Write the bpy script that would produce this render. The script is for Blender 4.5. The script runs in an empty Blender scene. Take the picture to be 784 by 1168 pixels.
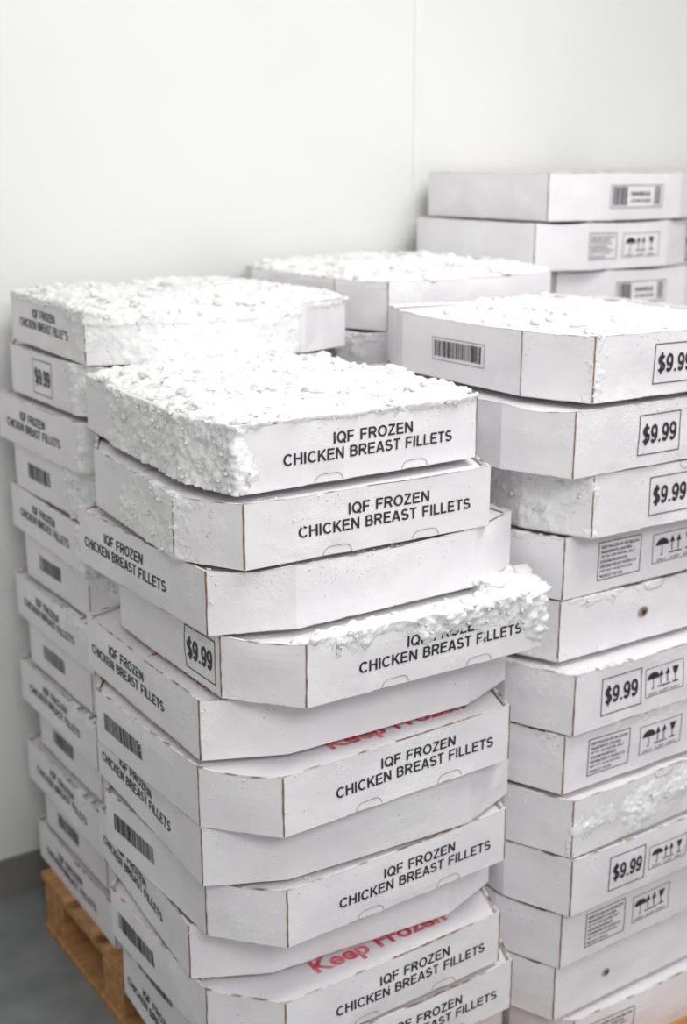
import bpy, math, random
from mathutils import Vector, noise, Matrix
random.seed(7)
scene = bpy.context.scene
scene.view_settings.view_transform = 'Standard'
scene.view_settings.look = 'None'

# ------------------------------------------------------------ materials
def new_mat(name):
    m = bpy.data.materials.new(name); m.use_nodes = True
    nt = m.node_tree
    b = nt.nodes['Principled BSDF']
    return m, nt, b

def noisy(name, c1, c2, scale, rough=0.8, bump=0.1, bscale=60, bdist=0.002, detail=4, stretch=(1,1,1), ramp=(.3, .7)):
    m, nt, b = new_mat(name)
    tc = nt.nodes.new('ShaderNodeTexCoord')
    mp = nt.nodes.new('ShaderNodeMapping'); mp.inputs['Scale'].default_value = stretch
    nt.links.new(tc.outputs['Object'], mp.inputs[0])
    n = nt.nodes.new('ShaderNodeTexNoise'); n.inputs['Scale'].default_value = scale
    n.inputs['Detail'].default_value = detail
    nt.links.new(mp.outputs[0], n.inputs['Vector'])
    r = nt.nodes.new('ShaderNodeValToRGB')
    r.color_ramp.elements[0].position = ramp[0]; r.color_ramp.elements[1].position = ramp[1]
    r.color_ramp.elements[0].color = (*c1, 1); r.color_ramp.elements[1].color = (*c2, 1)
    nt.links.new(n.outputs['Fac'], r.inputs[0])
    nt.links.new(r.outputs[0], b.inputs['Base Color'])
    b.inputs['Roughness'].default_value = rough
    n2 = nt.nodes.new('ShaderNodeTexNoise'); n2.inputs['Scale'].default_value = bscale
    n2.inputs['Detail'].default_value = 5
    nt.links.new(mp.outputs[0], n2.inputs['Vector'])
    bp = nt.nodes.new('ShaderNodeBump'); bp.inputs['Strength'].default_value = bump
    bp.inputs['Distance'].default_value = bdist
    nt.links.new(n2.outputs['Fac'], bp.inputs['Height'])
    nt.links.new(bp.outputs[0], b.inputs['Normal'])
    return m

M_CARD = noisy('white_cardboard', (0.765, 0.735, 0.765), (0.815, 0.795, 0.815), 11, 0.55, 0.45, 24, 0.004)
# powdery rime on the board: patches of brighter, rough-bumped surface
nt = M_CARD.node_tree; bs = nt.nodes['Principled BSDF']
base_link = bs.inputs['Base Color'].links[0].from_socket; nrm_node = bs.inputs['Normal'].links[0].from_node
geo = nt.nodes.new('ShaderNodeNewGeometry')
pn = nt.nodes.new('ShaderNodeTexNoise'); pn.inputs['Scale'].default_value = 6; pn.inputs['Detail'].default_value = 8; pn.inputs['Roughness'].default_value = .7
nt.links.new(geo.outputs['Position'], pn.inputs['Vector'])
pr = nt.nodes.new('ShaderNodeMapRange'); pr.inputs[1].default_value = .53; pr.inputs[2].default_value = .66
nt.links.new(pn.outputs['Fac'], pr.inputs[0])
fn = nt.nodes.new('ShaderNodeTexNoise'); fn.inputs['Scale'].default_value = 380; fn.inputs['Detail'].default_value = 3
nt.links.new(geo.outputs['Position'], fn.inputs['Vector'])
mu = nt.nodes.new('ShaderNodeMath'); mu.operation = 'MULTIPLY'
nt.links.new(pr.outputs[0], mu.inputs[0]); nt.links.new(fn.outputs['Fac'], mu.inputs[1])
b2 = nt.nodes.new('ShaderNodeBump'); b2.inputs['Strength'].default_value = .55; b2.inputs['Distance'].default_value = .0022
nt.links.new(mu.outputs[0], b2.inputs['Height']); nt.links.new(nrm_node.outputs[0], b2.inputs['Normal'])
nt.links.new(b2.outputs[0], bs.inputs['Normal'])
mx = nt.nodes.new('ShaderNodeMix'); mx.data_type = 'RGBA'
nt.links.new(mu.outputs[0], mx.inputs[0]); nt.links.new(base_link, mx.inputs[6]); mx.inputs[7].default_value = (.90, .905, .915, 1)
nt.links.new(mx.outputs[2], bs.inputs['Base Color'])

M_KRAFT = noisy('kraft_edge', (0.15, 0.09, 0.055), (0.36, 0.25, 0.18), 60, 0.9)
M_RIM = noisy('board_rim', (0.22, 0.15, 0.10), (0.74, 0.69, 0.67), 30, 0.9, ramp=(.38, .54))
M_BLACK = noisy('black_ink', (0.012, 0.012, 0.014), (0.04, 0.04, 0.044), 120, 0.6)
M_RED = noisy('red_ink', (0.62, 0.05, 0.09), (0.78, 0.32, 0.36), 45, 0.6, ramp=(.38, .68))
M_LINE = noisy('die_cut_line', (0.30, 0.26, 0.24), (0.45, 0.40, 0.38), 60, 0.9)
M_FROST = noisy('frost', (0.89, 0.90, 0.91), (0.95, 0.955, 0.96), 30, 0.7, 0.9, 480, 0.0025)
b = M_FROST.node_tree.nodes['Principled BSDF']
b.inputs['Subsurface Weight'].default_value = 0.6
b.inputs['Subsurface Radius'].default_value = (0.009, 0.010, 0.011)
b.inputs['Subsurface Scale'].default_value = 0.9
M_WALL = noisy('painted_panel_wall', (0.77, 0.78, 0.755), (0.81, 0.815, 0.79), 1.6, 0.42, 0.10, 7, 0.01)
M_TRIM = noisy('panel_joint_strip', (0.76, 0.78, 0.74), (0.86, 0.87, 0.84), 4, 0.35)
M_BASE = noisy('vinyl_baseboard', (0.20, 0.19, 0.17), (0.25, 0.24, 0.21), 8, 0.5)
M_FLOOR = noisy('concrete_floor', (0.17, 0.185, 0.19), (0.27, 0.28, 0.285), 7, 0.55, 0.3, 90, 0.002, 8)
M_WOOD = noisy('pallet_wood', (0.34, 0.16, 0.06), (0.56, 0.31, 0.13), 6, 0.8, 0.4, 30, 0.004, 6, (1, 9, 9))
MATS = [M_CARD, M_KRAFT, M_BLACK, M_RED, M_LINE, M_RIM]

# ------------------------------------------------------------ text
_tc = {}
def text_geo(s, bold=0.018):
    if s in _tc: return _tc[s]
    cu = bpy.data.curves.new('t', 'FONT'); cu.body = s; cu.size = 1; cu.offset = bold
    cu.resolution_u = 3; cu.align_x = 'LEFT'
    ob = bpy.data.objects.new('t', cu); scene.collection.objects.link(ob)
    bpy.context.view_layer.update()
    dg = bpy.context.evaluated_depsgraph_get()
    me = ob.evaluated_get(dg).to_mesh()
    vs = [(v.co.x, v.co.y) for v in me.vertices]
    fs = [tuple(p.vertices) for p in me.polygons]
    bpy.data.objects.remove(ob); bpy.data.curves.remove(cu)
    x0 = min(v[0] for v in vs); x1 = max(v[0] for v in vs)
    y0 = min(v[1] for v in vs); y1 = max(v[1] for v in vs)
    vs = [((x-x0)/(x1-x0), (y-y0)/(y1-y0)) for x, y in vs]
    _tc[s] = (vs, fs); return _tc[s]
def arc(cx, cy, rx, ry, a0, a1, n=12):
    return [(cx+rx*math.cos(math.radians(a0+(a1-a0)*i/n)), cy+ry*math.sin(math.radians(a0+(a1-a0)*i/n))) for i in range(n+1)]
lo, hi = .075, .925
GL = {
 'I': (.24, [[(.12, 0), (.12, 1)]]),
 'O': (.80, [arc(.40, .5, .32, .43, 0, 360, 22)]),
 'Q': (.80, [arc(.40, .5, .32, .43, 0, 360, 22), [(.44, .30), (.74, -.03)]]),
 'C': (.75, [arc(.40, .5, .32, .43, 42, 318, 18)]),
 'F': (.62, [[(.10, 0), (.10, 1)], [(.10, hi), (.60, hi)], [(.10, .48), (.54, .48)]]),
 'E': (.67, [[(.10, 0), (.10, 1)], [(.10, hi), (.63, hi)], [(.10, .52), (.59, .52)], [(.10, lo), (.65, lo)]]),
 'L': (.58, [[(.10, 0), (.10, 1)], [(.10, lo), (.56, lo)]]),
 'H': (.73, [[(.10, 0), (.10, 1)], [(.63, 0), (.63, 1)], [(.10, .53), (.63, .53)]]),
 'T': (.62, [[(.31, 0), (.31, 1)], [(.01, hi), (.61, hi)]]),
 'N': (.74, [[(.10, 0), (.10, 1)], [(.64, 0), (.64, 1)], [(.12, .95), (.62, .05)]]),
 'Z': (.64, [[(.04, hi), (.60, hi)], [(.02, lo), (.61, lo)], [(.54, .90), (.08, .10)]]),
 'K': (.70, [[(.10, 0), (.10, 1)], [(.62, 1), (.12, .38)], [(.28, .60), (.66, 0)]]),
 'A': (.70, [[(.05, 0), (.33, .97)], [(.37, .97), (.65, 0)], [(.15, .29), (.55, .29)]]),
 'R': (.73, [[(.10, 0), (.10, 1)], [(.10, hi), (.42, hi)]+arc(.42, .70, .20, .225, 90, -90, 8)+[(.42, .475), (.10, .475)], [(.42, .475), (.65, 0)]]),
 'B': (.70, [[(.10, 0), (.10, 1)], [(.10, hi), (.38, hi)]+arc(.40, .73, .17, .195, 90, -90, 8)+[(.10, .535)], [(.38, .535)]+arc(.42, .305, .19, .23, 90, -90, 8)+[(.10, lo)]]),
 'S': (.68, [arc(.33, .715, .23, .21, 25, 262, 12)+arc(.34, .29, .26, .215, 82, -155, 12)]),
 '9': (.62, [arc(.30, .66, .22, .265, 0, 360, 18), arc(.26, .50, .26, .43, 20, -135, 12)]),
 '.': (.26, [[(.12, 0), (.12, .15)]]),
 '$': (.66, [arc(.32, .70, .22, .19, 25, 262, 12)+arc(.33, .30, .24, .20, 82, -155, 12), [(.325, -.1), (.325, 1.1)]]),
 ' ': (.34, []),
}
def stroke_geo(s, t=.165):
    key = '#'+s
    if key in _tc: return _tc[key]
    V = []; F = []; X = 0
    for ch in s:
        w, paths = GL[ch]
        for p in paths:
            closed = len(p) > 8 and math.hypot(p[0][0]-p[-1][0], p[0][1]-p[-1][1]) < 1e-4
            o = len(V); n = len(p)
            for i, (x, y) in enumerate(p):
                a = p[i-1] if i > 0 else (p[-2] if closed else None)
                c = p[i+1] if i < n-1 else (p[1] if closed else None)
                def un(u, v):
                    l = math.hypot(v[0]-u[0], v[1]-u[1]) or 1e-6; return ((v[0]-u[0])/l, (v[1]-u[1])/l)
                if a is None: d = un((x, y), c); m = 1
                elif c is None: d = un(a, (x, y)); m = 1
                else:
                    d1 = un(a, (x, y)); d2 = un((x, y), c); d = un((0, 0), (d1[0]+d2[0], d1[1]+d2[1]))
                    m = 1/max(.6, abs(d[0]*d1[0]+d[1]*d1[1]))
                nx, ny = -d[1]*t/2*m, d[0]*t/2*m
                V += [(X+x+nx, y+ny), (X+x-nx, y-ny)]
            for i in range(n-1): F.append((o+2*i+1, o+2*i+3, o+2*i+2, o+2*i))
        X += w+.075
    x0 = min(v[0] for v in V); x1 = max(v[0] for v in V)
    V = [((x-x0)/(x1-x0), y) for x, y in V]
    _tc[key] = (V, F); return _tc[key]

# ------------------------------------------------------------ the box
class Box:
    def __init__(self, kind, cx, cy, z0, H, rot, seed, dxl=None, hx=None, p0=0):
        self.kind = kind
        if kind == 'T': self.hx, self.hy, dx, dy = .27, .29, .05, .12
        else:           self.hx, self.hy, dx, dy = .29, .27, .12, .05
        if hx: self.hx = hx
        hx, hy = self.hx, self.hy
        xl = -hx; l = dx; dyf = dy
        if dxl: l = dxl; xl = -hx+dx-dxl; dyf = .10 if dxl > .05 else dy
        self.P = [Vector(p) for p in [(xl+p0, hy-dy-p0*.7), (xl, -hy+dyf), (xl+l, -hy), (hx-dx, -hy),
                                      (hx, -hy+dy), (hx, hy-dy), (hx-dx, hy), (xl+l+p0, hy)]]
        self.L = [(self.P[(i+1) % 8]-self.P[i]).length for i in range(8)]
        self.H = H - 0.0035
        self.V = []; self.F = []; self.M = []
        self.loc = (cx, cy, z0); self.rot = rot; self.seed = seed
        rnd = random.Random(seed)
        self.rnd = rnd
        self.bul = [rnd.uniform(-.003, .0035) for _ in range(8)]
        self.sag = [rnd.uniform(.001, .006) for _ in range(8)]
    def surf(self, side, a, z, out=0.0):
        p, q = self.P[side], self.P[(side+1) % 8]; L = self.L[side]
        d = (q-p)/L; n = Vector((d.y, -d.x))
        t = min(1, max(0, a/L)); v = min(1, max(0, z/self.H))
        w = math.sin(math.pi*t)
        bl = self.bul[side]*w*(0.3+math.sin(math.pi*v*.8))
        bl += w*.0026*noise.noise(Vector((a*13, z*20, self.seed*7.7+side*3)))
        zz = z - self.sag[side]*(.7+.6*noise.noise(Vector((a*7, self.seed, side))))*w*v*v
        r = p + d*a + n*(bl+out)
        return (r.x, r.y, zz)
    def perim(self, s):
        i = 0
        while s > self.L[i] and i < 7:
            s -= self.L[i]; i += 1
        return i, s
    def add(self, vs, fs, m):
        o = len(self.V); self.V += vs
        for f in fs:
            self.F.append(tuple(o+i for i in f)); self.M.append(m)
    def shell(self, corners=(1, 2)):
        H = self.H; T = .0042
        for s in range(8):
            L = self.L[s]; nx = max(3, int(L/.012)) if s in (0, 1, 2) else max(3, int(L/.04)); nz = 8 if s < 3 else 3
            vs = [self.surf(s, L*i/nx, H*j/nz) for j in range(nz+1) for i in range(nx+1)]
            fs = [(j*(nx+1)+i, j*(nx+1)+i+1, (j+1)*(nx+1)+i+1, (j+1)*(nx+1)+i) for j in range(nz) for i in range(nx)]
            self.add(vs, fs, 0)
            vs = []
            for i in range(nx+1):
                x, y, z = self.surf(s, L*i/nx, H, 0.0003)
                k = 1 - T/self.hx
                w = 1 - (T*.4)/self.hx
                vs += [(x, y, z), (x, y, z+.0006), (x*w, y*w, z+.0007), (x*k, y*k, z+.0002), (x*k, y*k, z-.006)]
            fs = []; ms = []
            for i in range(nx):
                for j in range(4):
                    fs.append((i*5+j, (i+1)*5+j, (i+1)*5+j+1, i*5+j+1)); ms.append(5 if j < 3 else 0)
            o = len(self.V); self.V += vs
            for f, mm in zip(fs, ms):
                self.F.append(tuple(o+q for q in f)); self.M.append(mm)
            if self.rnd.random() < .7:
                self.strip(s, .0, .0, L, .0009, 5)
        k = 1 - T/self.hx
        zt = H-.0085
        self.add([(p.x*k, p.y*k, zt) for p in self.P], [tuple(range(8))], 0)
        self.zt = zt
        self.add([(-self.hx*.94, -.001, zt+.0003), (self.hx*.94, -.001, zt+.0003), (self.hx*.94, .001, zt+.0003), (-self.hx*.94, .001, zt+.0003)], [(0, 1, 2, 3)], 4)
        self.add([(p.x, p.y, 0) for p in self.P], [tuple(range(7, -1, -1))], 0)
        for c in corners:
            w = .0011; zz = [0.001+(H-.001)*i/8 for i in range(9)]
            pl = [self.surf((c-1) % 8, self.L[(c-1) % 8]-w*self.rnd.uniform(.7, 1.9), z, .0007) for z in zz]
            pc = [self.surf(c, 0.0, z, .0011) for z in zz]
            pr = [self.surf(c, w*self.rnd.uniform(.2, 1.5), z, .0007) for z in zz]
            self.add(pl+pc+pr, [(i, 9+i, 10+i, 1+i) for i in range(8)]+[(9+i, 18+i, 19+i, 10+i) for i in range(8)], 1)
    def strip(self, side, a0, z0, a1, z1, m, out=.0009):
        n = max(1, int((a1-a0)/.02)); k = max(1, int((z1-z0)/.015))
        for j in range(k):
            za, zb = z0+(z1-z0)*j/k, z0+(z1-z0)*(j+1)/k
            vs = [self.surf(side, a0+(a1-a0)*i/n, z, out) for z in (za, zb) for i in range(n+1)]
            self.add(vs, [(i, i+1, n+2+i, n+1+i) for i in range(n)], m)
    def quad(self, side, pts, m, out=.0009):
        self.add([self.surf(side, a, z, out) for a, z in pts], [tuple(range(len(pts)))], m)
    def text(self, side, s, a0, z0, w, h, m=2, bold=.018):
        vs, fs = text_geo(s, bold)
        self.add([self.surf(side, a0+x*w, z0+y*h, .0010) for x, y in vs], fs, m)
    def caps(self, side, s, a0, z0, w, h, m=2, t=.165):
        vs, fs = stroke_geo(s, t)
        self.add([self.surf(side, a0+x*w, z0+y*h, .0010) for x, y in vs], fs, m)
    def frame(self, side, a0, z0, a1, z1, t=.0014, m=2):
        self.strip(side, a0, z0, a1, z0+t, m); self.strip(side, a0, z1-t, a1, z1, m)
        self.strip(side, a0, z0+t, a0+t, z1-t, m); self.strip(side, a1-t, z0+t, a1, z1-t, m)
    def title(self, side, ca=None, cz=None, w=.305):
        L = self.L[side]; ca = L*.5 if ca is None else ca; cz = self.H*.56 if cz is None else cz
        self.caps(side, 'IQF FROZEN', ca-w*.225, cz+.0035, w*.47, .0175)
        self.caps(side, 'CHICKEN BREAST FILLETS', ca-w/2, cz-.0205, w, .0175)
    def price(self, side, a0, w=.10, z0=None, h=.070):
        z0 = (self.H-h)/2 if z0 is None else z0
        self.frame(side, a0, z0, a0+w, z0+h, .0018)
        self.caps(side, '$9.99', a0+.009, z0+h*.28, w-.018, h*.45, t=.19)
    def barcode(self, side, a0, w=.10, z0=None, h=.036, frame=True):
        z0 = (self.H-h)/2 if z0 is None else z0
        if frame: self.frame(side, a0-.004, z0-.004, a0+w+.004, z0+h+.004, .001)
        a = a0+.002
        while a < a0+w-.004:
            t = self.rnd.choice([.0012, .0012, .0022, .0034]); self.strip(side, a, z0+.003, a+t, z0+h-.001, 2)
            a += t+self.rnd.choice([.0012, .0016, .0026])
    def info(self, side, a0, w=.105, z0=None, h=.070):
        z0 = (self.H-h)/2 if z0 is None else z0
        self.frame(side, a0, z0, a0+w, z0+h, .0015)
        L = ['KEEP FROZEN 0F OR BELOW', 'INGREDIENTS: CHICKEN', 'UP TO 12% WATER, SALT', 'SODIUM PHOSPHATE', 'DISTRIBUTED BY FOODS CO', 'NET WT 10 LB (4.54 KG)', 'PRODUCT OF USA']
        n = 7; st = (h-.008)/n
        for i in range(n):
            ww = (w-.012)*[1, .8, .9, .7, .95, .85, .6][i]
            self.text(side, L[i], a0+.006, z0+h-.006-(i+1)*st+st*.25, ww, st*.62, bold=.015)
    def shiplabel(self, side, a0, w=.17, h=.052):
        z0 = (self.H-h)/2
        self.frame(side, a0, z0, a0+w, z0+h, .0015)
        self.barcode(side, a0+.005, w*.30, z0+.003, h-.006, False)
        self.barcode(side, a0+w*.82, w*.15, z0+.003, h-.006, False)
        self.text(side, 'HANDLE', a0+w*.38, z0+h*.52, w*.36, h*.2, bold=.03)
        self.text(side, 'LOT 0482 PACKED', a0+w*.38, z0+h*.24, w*.38, h*.14)
    def icons(self, side, a0, w=.10, z0=None, h=.056):
        z0 = (self.H-h)/2 if z0 is None else z0
        self.frame(side, a0, z0, a0+w, z0+h, .0012)
        c = w/4
        for k in range(3):
            ca = a0+c*(k+1)+(k-1)*c*.15; s = h*.30; zc = z0+h*.58
            if k == 0:
                pts = [(ca+s*math.cos(t*math.pi/8), zc+s*.8*math.sin(t*math.pi/8)) for t in range(9)]
                self.quad(side, pts, 2); self.strip(side, ca-.0008, zc-s*1.1, ca+.0008, zc, 2)
                self.strip(side, ca-.004, zc-s*1.15, ca+.0008, zc-s*1.0, 2)
            elif k == 1:
                for d in (-s*.5, s*.5):
                    self.quad(side, [(ca+d-s*.38, zc+s*.1), (ca+d+s*.38, zc+s*.1), (ca+d, zc+s*.9)], 2)
                    self.strip(side, ca+d-.0011, zc-s*.8, ca+d+.0011, zc+s*.1, 2)
                self.strip(side, ca-s, zc-s*1.1, ca+s, zc-s*.95, 2)
            else:
                self.quad(side, [(ca-s*.2, zc-.001), (ca+s*.2, zc-.001), (ca+s*.5, zc+s*.8), (ca-s*.5, zc+s*.8)], 2)
                self.strip(side, ca-.0009, zc-s*.9, ca+.0009, zc, 2)
                self.strip(side, ca-s*.45, zc-s*1.05, ca+s*.45, zc-s*.88, 2)
            self.text(side, 'DRY UP'.split()[k % 2], ca-s*.7, z0+.003, s*1.4, .004, bold=.01)
    def tab(self, side, a0, w=.05, h=.013, top=False):
        t = .0013
        pts = []
        for k in range(5): pts.append((a0+h*(1-math.cos(k*math.pi/8)), h*math.sin(k*math.pi/8)))
        for k in range(5): pts.append((a0+w-h+h*math.sin(k*math.pi/8), h*math.cos(k*math.pi/8)))
        if top: pts = [(a, self.H-z) for a, z in pts]
        for i in range(len(pts)-1):
            (x0, y0), (x1, y1) = pts[i], pts[i+1]
            l = math.hypot(x1-x0, y1-y0)+1e-9; nx, ny = -(y1-y0)/l*t/2, (x1-x0)/l*t/2
            self.quad(side, [(x0-nx, y0-ny), (x1-nx, y1-ny), (x1+nx, y1+ny), (x0+nx, y0+ny)], 4)
    def hole(self, side, a, z, r=.009):
        self.quad(side, [(a+r*1.25*math.cos(t*math.pi/8), z+r*math.sin(t*math.pi/8)) for t in range(16)], 4)
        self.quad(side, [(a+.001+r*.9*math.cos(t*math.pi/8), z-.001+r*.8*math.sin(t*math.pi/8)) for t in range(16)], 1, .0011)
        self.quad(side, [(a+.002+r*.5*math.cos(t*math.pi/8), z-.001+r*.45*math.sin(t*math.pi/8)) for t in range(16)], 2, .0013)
    def toptext(self, s, x0, y0, w, h, m=3, ang=0):
        vs, fs = text_geo(s+'', .03)
        z = self.zt+.0006; c, sn = math.cos(ang), math.sin(ang)
        self.add([(x0+x*w*c-y*h*sn, y0+x*w*sn+y*h*c, z) for x, y in vs], fs, m)
    def build(self):
        me = bpy.data.meshes.new('frozen_chicken_box')
        me.from_pydata(self.V, [], self.F)
        for m in MATS: me.materials.append(m)
        me.polygons.foreach_set('material_index', self.M)
        me.update()
        self.ob = bpy.data.objects.new('frozen_chicken_box', me)
        scene.collection.objects.link(self.ob)
        self.ob.location = (self.loc[0], self.loc[1], self.loc[2]+.0008)
        self.ob.rotation_euler = (math.radians(self.rnd.uniform(-.22, .22)), math.radians(self.rnd.uniform(-.22, .22)), math.radians(self.rot))
        return self.ob

# ------------------------------------------------------------ frost
def chunkn(p, S):
    q = p*S + Vector((noise.noise(p*S*.9), noise.noise(p*S*.9+Vector((9, 0, 0))), noise.noise(p*S*.9+Vector((0, 7, 0)))))*.8
    d = noise.voronoi(q)[0]
    x = max(0, 1-d[0]*1.1)
    return math.sqrt(x)*.75 + .2*min(1, (d[1]-d[0])*2)
def fbm(p, S, o=4):
    return noise.fractal(p*S, 0.9, 2.1, o)
_ico = {}
def ico(k):
    if k not in _ico:
        import bmesh
        bm = bmesh.new(); bmesh.ops.create_icosphere(bm, subdivisions=k, radius=1)
        _ico[k] = ([v.co.copy() for v in bm.verts], [tuple(v.index for v in f.verts) for f in bm.faces]); bm.free()
    return _ico[k]
def chunk(V, F, c, r, rnd, flat=.6):
    vs, fs = ico(3 if r > .009 else 2 if r > .003 else 1); o = len(V)
    R = Matrix.Rotation(rnd.uniform(0, 6.28), 3, 'Z') @ Matrix.Rotation(rnd.uniform(-.6, .6), 3, 'X')
    sc = Vector((rnd.uniform(.8, 1.8), rnd.uniform(.6, 1.0), rnd.uniform(flat*.5, flat*1.1)))*r
    off = Vector((rnd.uniform(0, 90), 0, 0))
    for v in vs:
        k = 1+.5*noise.noise(v*1.4+off)+.22*noise.noise(v*4+off)+.10*noise.noise(v*9+off)
        q = R @ Vector((v.x*sc.x*k, v.y*sc.y*k, v.z*sc.z*k))
        V.append((c[0]+q.x, c[1]+q.y, c[2]+q.z))
    for f in fs: F.append(tuple(o+i for i in f))
def frost_obj(box, V, F, name='frost_layer'):
    if not F: return
    me = bpy.data.meshes.new(name); me.from_pydata(V, [], F); me.materials.append(M_FROST)
    me.polygons.foreach_set('use_smooth', [True]*len(F)); me.update()
    ob = bpy.data.objects.new(name, me); scene.collection.objects.link(ob)
    ob.parent = box.ob
def inoct(box, x, y, m):
    P = box.P
    best = 9
    for i in range(8):
        p, q = P[i], P[(i+1) % 8]; d = (q-p).normalized(); n = Vector((d.y, -d.x))
        best = min(best, -((Vector((x, y))-p).dot(n)))
    return best - m
def heap(box, height, maskf=None, nch=300, over=0.0, S=32, step=.0031, amp=.011, rs=(.0015, .002, .002, .003, .003, .004, .006, .009, .013)):
    rnd = random.Random(box.seed+99); sd = Vector((box.seed*3.1, 0, 0))
    V = []; F = []; X0 = min(p.x for p in box.P)-.012; X1 = max(p.x for p in box.P)+.012
    nx = int((X1-X0)/step); ny = int(2*(box.hy+.012)/step)
    idx = {}
    def hz(x, y):
        dd = inoct(box, x, y, .004)
        e = min(1, max(0, (dd+over)/.045))
        m = 1 if maskf is None else maskf(x, y)
        p = Vector((x, y, 0))+sd
        pw = max(0, min(1, .5+1.6*noise.noise(p*6+Vector((50, 0, 0)))))    # powder vs lumps
        h = height*(.55+.8*noise.noise(p*9))*e**.6 + (amp*(.35+.65*pw)*(.9*chunkn(p, S)-.35)+.0052*fbm(p, 60, 4)+.0012*noise.noise(p*330))*min(1, e*2+.3)
        h = h*m - (1-m)*.02
        if dd < 0: h -= min(.03, -dd*3)
        return box.H-.002+h, dd
    for j in range(ny+1):
        for i in range(nx+1):
            x = X0+i*step; y = -box.hy-.012+j*step
            z, dd = hz(x, y)
            if dd < -.006*(1 if over else 0): continue
            idx[(i, j)] = len(V); V.append((x+rnd.uniform(-1, 1)*.0006, y+rnd.uniform(-1, 1)*.0006, z+rnd.uniform(-1, 1)*.0006))
    for j in range(ny):
        for i in range(nx):
            k = [(i, j), (i+1, j), (i+1, j+1), (i, j+1)]
            if all(q in idx for q in k): F.append(tuple(idx[q] for q in k))
    for _ in range(nch):
        x = rnd.uniform(-box.hx, box.hx); y = rnd.uniform(-box.hy, box.hy)
        z, dd = hz(x, y)
        if dd < -.002 or (maskf and maskf(x, y) < .5): continue
        chunk(V, F, (x, y, z), rnd.choice(rs), rnd)
    frost_obj(box, V, F, 'frost_pile')
def sidefrost(box, s0, s1, mask, amp=.014, S=60, step=.003, ztop=.0, crumbs=60):
    rnd = random.Random(box.seed+int(s0*1000)); sd = Vector((box.seed*5.3, 0, 0))
    n = int((s1-s0)/step); nz = int((box.H+ztop)/step)+1
    V = []; F = []; T = []
    def nrm(i):
        p, q = box.P[i % 8], box.P[(i+1) % 8]; d = (q-p).normalized(); return Vector((d.y, -d.x))
    for j in range(nz+1):
        for i in range(n+1):
            s = s0+(s1-s0)*i/n; z = (box.H+ztop)*j/nz; v = z/box.H
            k, a = box.perim(s)
            nn = nrm(k)
            r = .012
            if a < r and k > 0: nn = (nn*(a/r*.5+.5)+nrm(k-1)*(.5-a/r*.5)).normalized()
            elif box.L[k]-a < r: nn = (nn*((box.L[k]-a)/r*.5+.5)+nrm(k+1)*(.5-(box.L[k]-a)/r*.5)).normalized()
            p = Vector((s, z, 0))+sd
            m = mask(s-s0, v) + .5*noise.noise(p*18)+.35*noise.noise(p*55)+.25*noise.noise(p*140)
            edge = min(1, (s-s0)/.01, (s1-s)/.01)
            m = m-(1-edge)
            t = -.003
            if m > 0:
                g = min(1, m*1.6)
                t = g*(amp*min(1.2, m)*(.20+.6*chunkn(p, S)+.32*fbm(p, 70, 3)) + .0016 + .0022*noise.noise(p*210)+rnd.uniform(-.0007, .0007))-.0004
            bx, by, bz = box.surf(k, a, min(z, box.H))
            if z > box.H: bz += z-box.H
            V.append((bx+nn.x*t, by+nn.y*t, bz+.0015)); T.append(t)
    w = n+1
    for j in range(nz):
        for i in range(n):
            q = (j*w+i, j*w+i+1, (j+1)*w+i+1, (j+1)*w+i)
            if max(T[a] for a in q) > 0: F.append(q)
    o = len(V)
    for i in range(w):
        x, y, z = V[nz*w+i]
        V.append((x*.93, y*.93, z-.004))
    for i in range(n):
        if max(T[nz*w+i], T[nz*w+i+1]) > 0.001: F.append((nz*w+i, nz*w+i+1, o+i+1, o+i))
    for _ in range(crumbs):
        q = rnd.randrange(len(T))
        if T[q] > .0012: chunk(V, F, V[q], rnd.choice([.0015, .002, .003, .004]), rnd, .9)
    frost_obj(box, V, F)
def dust(box, sides, n=160):
    """tiny flakes stuck to the faces, denser towards the top edge, and on the rim"""
    rnd = random.Random(box.seed+55); V = []; F = []
    for _ in range(n):
        s = rnd.choice(sides); a = rnd.random()*box.L[s]
        if noise.noise(Vector((a*10, box.seed*1.2, s*3))) < -.05: continue
        z = box.H*(1-abs(rnd.gauss(0, .22)))
        if z < .004: continue
        x, y, zz = box.surf(s, a, z, .0002)
        chunk(V, F, (x, y, zz), rnd.choice([.0006, .0008, .001, .0013, .0018]), rnd, .9)
    frost_obj(box, V, F, 'frost_flakes')
def edgecrumbs(box, sides, n=40, spread=1):
    rnd = random.Random(box.seed+5); V = []; F = []
    for _ in range(n):
        s = rnd.choice(sides); a = rnd.random()*box.L[s]
        if noise.noise(Vector((a*12, box.seed*2.2, s))) < -.08: continue
        x, y, z = box.surf(s, a, box.H, -rnd.uniform(-.001, .02)*spread)
        chunk(V, F, (x, y, z+.0002), rnd.choice([.0008, .001, .0014, .0022]), rnd, .8)
    frost_obj(box, V, F)

SD = [100]
def mk(kind, cx, cy, z0, H, rot, deco=None, corners=None, **kw):
    SD[0] += 1
    bx = Box(kind, cx, cy, z0, H, rot, SD[0], **kw)
    if corners is None: corners = random.choice([(1, 2), (1,), (2,), (1, 3), (2, 3)])
    bx.shell(corners)
    if deco: deco(bx)
    bx.build()
    return bx

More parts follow.
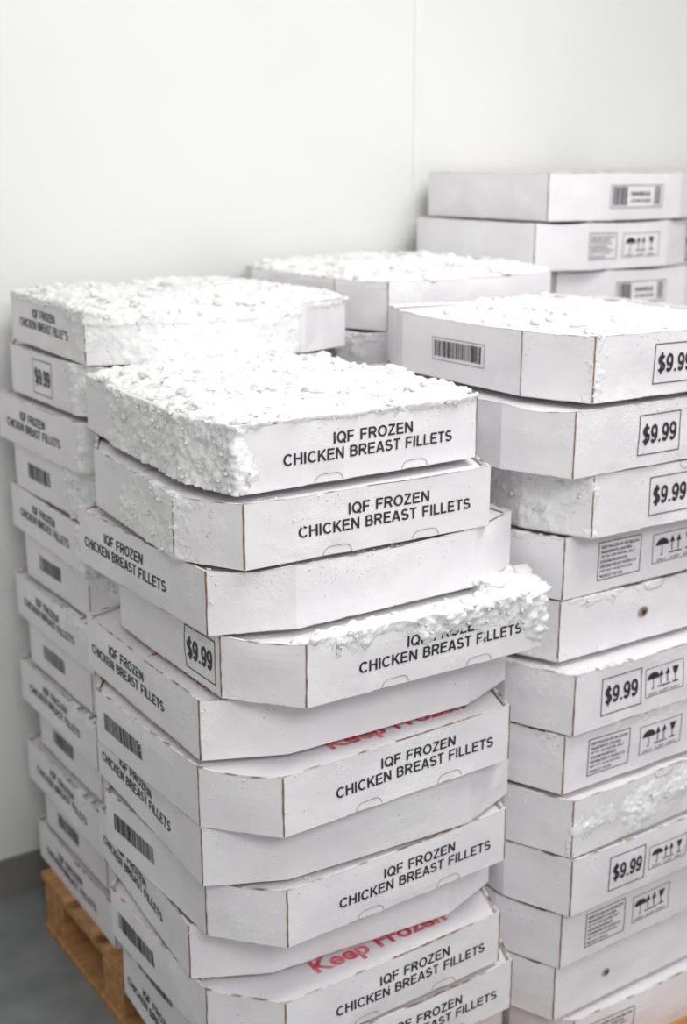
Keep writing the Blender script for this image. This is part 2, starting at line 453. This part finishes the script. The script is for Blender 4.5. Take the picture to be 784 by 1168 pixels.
# ------------------------------------------------------------ stack: centre
Cpos = [('T', 1.059, 1.808, .7), ('T', 1.065, 1.773, -1.5), ('R', 1.079, 1.747, 1), ('T', 1.120, 1.707, -.8),
        ('R', 1.079, 1.750, -1.5), ('T', 1.076, 1.724, 1), ('R', 1.075, 1.730, -3), ('T', 1.090, 1.74, 1),
        ('R', 1.088, 1.785, -5), ('T', 1.092, 1.747, .5), ('T', 1.125, 1.745, -1), ('R', 1.115, 1.765, -4)]
C = []
for i, (k, x, y, r) in enumerate(Cpos):
    n = i+1
    def deco(b, n=n, k=k):
        if k == 'T':
            b.title(2, ca=.232 if n == 1 else .245 if n < 5 else .25, w=.312); b.tab(2, .13); b.tab(2, .29)
            if n == 4: b.price(0, .25, w=.095)
            elif n > 4: b.barcode(0, .03, w=.15, h=.036, frame=False)
        else:
            b.title(0, ca=.172, cz=.054, w=.30)
        if n == 6: b.toptext('Keep Frozen', -.10, -.252, .27, .045)
        if n == 10: b.toptext('Keep Frozen', -.13, -.256, .27, .045)
        if n == 5: b.toptext('Keep Frozen', -.265, .09, .27, .045, ang=-math.pi/2)
    cor = {1: (2, 3), 2: (1, 2), 3: (1,), 4: (1, 2), 5: (1,), 6: (1, 2, 3), 7: (1,), 8: (1, 2, 3), 9: (1,), 10: (1, 2, 3), 11: (2, 3), 12: (1,)}[n]
    C.append(mk(k, x, y, .15+.1*(12-n), .1, r, deco, cor, dxl={1: .02, 2: .062}.get(n, .085) if k == 'T' else None, p0={1: .03, 2: .02}.get(n, 0)))
# ------------------------------------------------------------ stack: left
Lp = [('R', 1.180, 2.365, -3), ('T', 1.155, 2.375, 0), ('R', 1.145, 2.365, 0), ('T', 1.15, 2.375, 0), ('R', 1.155, 2.365, -2),
      ('T', 1.16, 2.375, 0), ('R', 1.155, 2.37, -1), ('T', 1.155, 2.375, 0), ('R', 1.15, 2.365, -1), ('T', 1.165, 2.375, 0),
      ('R', 1.155, 2.37, -1), ('T', 1.165, 2.375, 0), ('R', 1.165, 2.36, -1)]
Lb = []
for i, (k, x, y, r) in enumerate(Lp):
    n = i+1
    def deco(b, n=n, k=k):
        if n == 2: b.price(0, .12)
        elif k == 'T': b.barcode(0, .08, w=.12, frame=False)
        else: b.title(0, ca=.2, cz=.054, w=.29)
        if k == 'T': b.title(2)
    Lb.append(mk(k, x, y, .15+.1*(13-n), .1, r, deco, (1,) if k == 'R' else (1, 2), hx=.275 if k == 'R' else .265))
# ------------------------------------------------------------ stack: right
Rp = [(1.6955, 1.741, -1), (1.634, 1.724, 0), (1.693, 1.725, -1), (1.6635, 1.765, 0), (1.66, 1.765, 0), (1.645, 1.71, .5),
      (1.642, 1.72, 0), (1.642, 1.70, 1), (1.645, 1.69, 0), (1.642, 1.71, .5), (1.642, 1.715, 0), (1.68, 1.69, -1)]
Rb = []
for i, (x, y, r) in enumerate(Rp):
    n = i+1
    def deco(b, n=n):
        if n == 1: b.barcode(0, .10, w=.14, h=.034); b.price(2, .135)
        if n == 2: b.price(2, .145)
        if n == 3: b.price(2, .13)
        if n == 4: b.info(2, .08); b.icons(2, .215, w=.12)
        if n == 5: b.hole(2, .20, .055, .011)
        if n == 6: b.price(2, .065); b.icons(2, .175)
        if n == 7: b.info(2, .055, w=.10); b.icons(2, .18, w=.11)
        if n == 9: b.price(2, .09, w=.09); b.icons(2, .19, h=.048)
        if n == 10: b.info(2, .06, w=.10); b.icons(2, .18)
        if n == 11: b.hole(2, .13, .05, .008)
        if n == 12: b.info(2, .03, w=.12)
        if n in (7, 9): b.toptext('Keep Frozen', -.20, -.258, .30, .045)
        if n in (3, 5, 8): b.tab(2, .2, top=True)
    Rb.append(mk('T', x, y, .09+.1125*(12-n), .1125, r, deco, {1: (1, 2), 2: (2,), 3: (2,)}.get(n, (2,))))
# ------------------------------------------------------------ stacks: back row
Bb = []
for n in range(1, 14):
    Bb.append(mk('T', 1.742+random.uniform(-.006, .006), 2.375, .15+.1023*(13-n), .1023, random.uniform(-.5, .5),
                 (lambda b: b.title(2)) if n % 3 == 2 else None, (1, 2)))
Eb = []
for n in range(1, 15):
    def deco(b, n=n):
        if n % 2: b.shiplabel(2, .025)
        else: b.info(2, .0, w=.09, h=.06); b.icons(2, .11, w=.12)
    Eb.append(mk('R', 2.265+(.015 if n == 1 else -.02 if n == 2 else .05), 2.40, .15+.11*(14-n), .11, 0, deco, (1,), hx=.25))
Gb = []
for n in range(1, 15):
    def deco(b, n=n):
        b.info(1, .015, w=.09); b.info(2, .02, w=.1); b.title(0)
    Gb.append(mk('R', 2.87, 2.40, .15+.11*(14-n), .11, 0, deco, (1,), hx=.28))

# ------------------------------------------------------------ frost
b = C[0]
e0 = b.L[0]+b.L[1]
heap(b, .019, nch=520, over=.010)
sidefrost(b, .0, e0+.44, lambda s, v, e0=e0: (.85 if s < e0-.004 else max((v-.90)*5+(.15 if s > e0+.30 else -.1), .8-(s-e0)*30)), amp=.013, S=48, ztop=.005, crumbs=300)
b = C[1]
sidefrost(b, .0, b.L[0]+b.L[1]*.75, lambda s, v: (.30 if s > .12 else -.1)-(.3 if s > .38 else 0), amp=.007, S=80, crumbs=100)
edgecrumbs(b, [2], 60)
b = C[2]; edgecrumbs(b, [0, 1, 2], 110)
b = C[3]
s2 = b.L[0]+b.L[1]
sidefrost(b, s2, s2+.44+.12, lambda s, v: (v-.74+.26*min(1, max(0, (s-.12)/.2))+.55*min(1, max(0, (s-.385)/.05)) - (.25 if s < .05 else 0)+.06*math.sin(s*30))*2.0, amp=.018, S=48, ztop=.006, crumbs=260)
heap(b, .018, maskf=lambda x, y: 1 if (x > .14 and y < -.13) or y < -.266 else 0, nch=400, over=.008)
edgecrumbs(C[4], [0, 1, 2], 80); edgecrumbs(C[5], [2], 50)
for q in (6, 7, 8, 9): edgecrumbs(C[q], [0, 1, 2], 40)
for q in range(0, 10): dust(C[q], [0, 1, 2, 2], 150 if q < 5 else 90)
# left stack
b = Lb[0]
heap(b, .018, nch=420, over=.010)
sidefrost(b, .30, b.L[0]+b.L[1]+b.L[2], lambda s, v: .35-.9*abs(s-.30)+(.35 if v > .75 else 0), amp=.008, S=60, crumbs=100)
b = Lb[1]
sidefrost(b, .25, b.L[0]+b.L[1]+.2, lambda s, v: .55 if s > .07 else -.1, amp=.011, S=60, crumbs=100)
b = Lb[2]
sidefrost(b, .36, b.L[0]+b.L[1]+.1, lambda s, v: .5 if s > .07 else -.2, amp=.010, S=60)
b = Lb[3]
sidefrost(b, .20, b.L[0]+b.L[1]+.1, lambda s, v: .6 if s > .10 else -.2, amp=.018, S=50, crumbs=100)
b = Lb[4]
sidefrost(b, .30, b.L[0]+b.L[1]+.1, lambda s, v: .6 if s > .10 else -.2, amp=.014, S=50, crumbs=100)
for q in (5, 6, 8, 10):
    b = Lb[q]; sidefrost(b, .22, b.L[0]+b.L[1], lambda s, v: -.05+.5*(v-.5), amp=.006, S=70)
# back stack
heap(Bb[0], .022, nch=420, over=.008)
b = Bb[1]; sidefrost(b, .2, b.L[0]+b.L[1]+.3, lambda s, v: .1+(v-.5), amp=.010)
# right stack
heap(Rb[0], .018, maskf=lambda x, y: min(1, max(0, 1.6-((x+.02)/.20)**2-((y+.0)/.22)**2+.5*noise.noise(Vector((x*12, y*12, 3))))), nch=400)
b = Rb[0]; edgecrumbs(b, [1, 2], 160, 3)
sidefrost(b, b.L[0]+b.L[1]-.03, b.L[0]+b.L[1]+.04, lambda s, v: .35-abs(s-.035)*16, amp=.005, S=90)
b = Rb[2]
sidefrost(b, .25, b.L[0]+b.L[1]+.02, lambda s, v: .22, amp=.009, S=60, crumbs=80)
b = Rb[3]; sidefrost(b, .3, b.L[0]+b.L[1]+.3, lambda s, v: (v-.95)*4, amp=.005); edgecrumbs(b, [2], 60)
b = Rb[4]
sidefrost(b, .25, b.L[0]+b.L[1]+.40, lambda s, v: max(.2-v*3, (v-.9)*3), amp=.006, S=80); edgecrumbs(b, [1, 2], 90)
b = Rb[5]; edgecrumbs(b, [1, 2], 160); sidefrost(b, .3, b.L[0]+b.L[1]+.2, lambda s, v: (v-.95)*4, amp=.005)
b = Rb[6]
sidefrost(b, .3, b.L[0]+b.L[1]+.42, lambda s, v: (v-.86)*3-(.2 if s < .2 else 0), amp=.007, S=70)
b = Rb[7]
sidefrost(b, b.L[0]+b.L[1]-.02, b.L[0]+b.L[1]+.43, lambda s, v: .38-abs(v-.55+.15*math.sin(s*9))*1.0+.8*max(0, s-.08), amp=.009, S=52, crumbs=160)
for q in (8, 9, 10): edgecrumbs(Rb[q], [1, 2], 70)
for q in range(0, 11): dust(Rb[q], [1, 2, 2], 130)

# ------------------------------------------------------------ pallets
def pallet(x0, x1, y0, y1, h, nb=7):
    V = []; F = []
    def bx(a, b, c, d, e, f):
        o = len(V); j = lambda: random.uniform(-.0015, .0015)
        V.extend([(a+j(), c+j(), e), (b+j(), c+j(), e), (b+j(), d+j(), e), (a+j(), d+j(), e), (a+j(), c+j(), f), (b+j(), c+j(), f), (b+j(), d+j(), f), (a+j(), d+j(), f)])
        for q in [(0, 3, 2, 1), (4, 5, 6, 7), (0, 1, 5, 4), (1, 2, 6, 5), (2, 3, 7, 6), (3, 0, 4, 7)]: F.append(tuple(o+i for i in q))
    t = .018
    n = max(4, int((y1-y0)/.135)); p = (y1-y0)/n
    for i in range(n):
        bx(x0, x1, y0+i*p, y0+i*p+p*.74 if i < n-1 else y1, h-t, h)
    for k in range(3):
        xs = x0+.008+(x1-x0-.066)*k/2
        bx(xs, xs+.05, y0, y1, h-t-.022, h-t)
        m = 4
        for q in range(m):
            ys = y0+(y1-y0-.10)*q/(m-1)
            bx(xs, xs+.05, ys, ys+.10, t, h-t-.022)
        bx(xs-.006, xs+.056, y0, y1, 0, t)
    me = bpy.data.meshes.new('wooden_pallet'); me.from_pydata(V, [], F); me.materials.append(M_WOOD)
    ob = bpy.data.objects.new('wooden_pallet', me); scene.collection.objects.link(ob)
    ob.modifiers.new('bev', 'BEVEL').width = .002
    return ob
pallet(.868, 1.375, 1.45, 2.52, .15)
pallet(1.385, 2.2, 1.31, 2.02, .09)
pallet(1.44, 3.30, 2.06, 2.68, .15)

# ------------------------------------------------------------ room
def cube(name, x0, x1, y0, y1, z0, z1, mat):
    V = [(x0, y0, z0), (x1, y0, z0), (x1, y1, z0), (x0, y1, z0), (x0, y0, z1), (x1, y0, z1), (x1, y1, z1), (x0, y1, z1)]
    F = [(0, 3, 2, 1), (4, 5, 6, 7), (0, 1, 5, 4), (1, 2, 6, 5), (2, 3, 7, 6), (3, 0, 4, 7)]
    me = bpy.data.meshes.new(name); me.from_pydata(V, [], F); me.materials.append(mat)
    ob = bpy.data.objects.new(name, me); scene.collection.objects.link(ob); return ob
WY = 2.70
cube('floor', -2.5, 5, -2.5, WY+.1, -.05, 0, M_FLOOR)
cube('wall_back', -2.5, 5, WY, WY+.1, 0, 3.4, M_WALL)
cube('wall_left', -2.6, -2.5, -2.5, WY+.1, 0, 3.4, M_WALL)
cube('baseboard_back', -2.5, 5, WY-.008, WY, 0, .10, M_BASE)
cube('trim_1', 2.038, 2.066, WY-.004, WY, .10, 3.4, M_TRIM)

# ------------------------------------------------------------ lights
w = bpy.data.worlds.new('World'); scene.world = w; w.use_nodes = True
w.node_tree.nodes['Background'].inputs[0].default_value = (.985, .985, .995, 1)
w.node_tree.nodes['Background'].inputs[1].default_value = .54
def area(name, loc, tgt, sx, sy, e, col=(1, .99, .97)):
    l = bpy.data.lights.new(name, 'AREA'); l.shape = 'RECTANGLE'; l.size = sx; l.size_y = sy; l.energy = e; l.color = col
    o = bpy.data.objects.new(name, l); scene.collection.objects.link(o); o.location = loc
    o.rotation_euler = (Vector(tgt)-Vector(loc)).to_track_quat('-Z', 'Y').to_euler()
area('ceiling_light', (1.7, .7, 3.2), (1.4, 1.3, 0), 2.0, .8, 40)
area('ceiling_light', (.3, -1.2, 3.0), (1.3, 1.9, .8), 1.8, .8, 48)

# ------------------------------------------------------------ camera
cd = bpy.data.cameras.new('camera'); cam = bpy.data.objects.new('camera', cd); scene.collection.objects.link(cam)
cd.sensor_fit = 'VERTICAL'; cd.sensor_height = 36; cd.sensor_width = 24; cd.lens = 44.54
cam.location = (0, 0, 1.70)
cam.rotation_euler = (math.radians(90-15.25), 0, -math.radians(34.04))
cd.dof.use_dof = True; cd.dof.focus_distance = 1.82; cd.dof.aperture_fstop = 3.2
scene.camera = cam
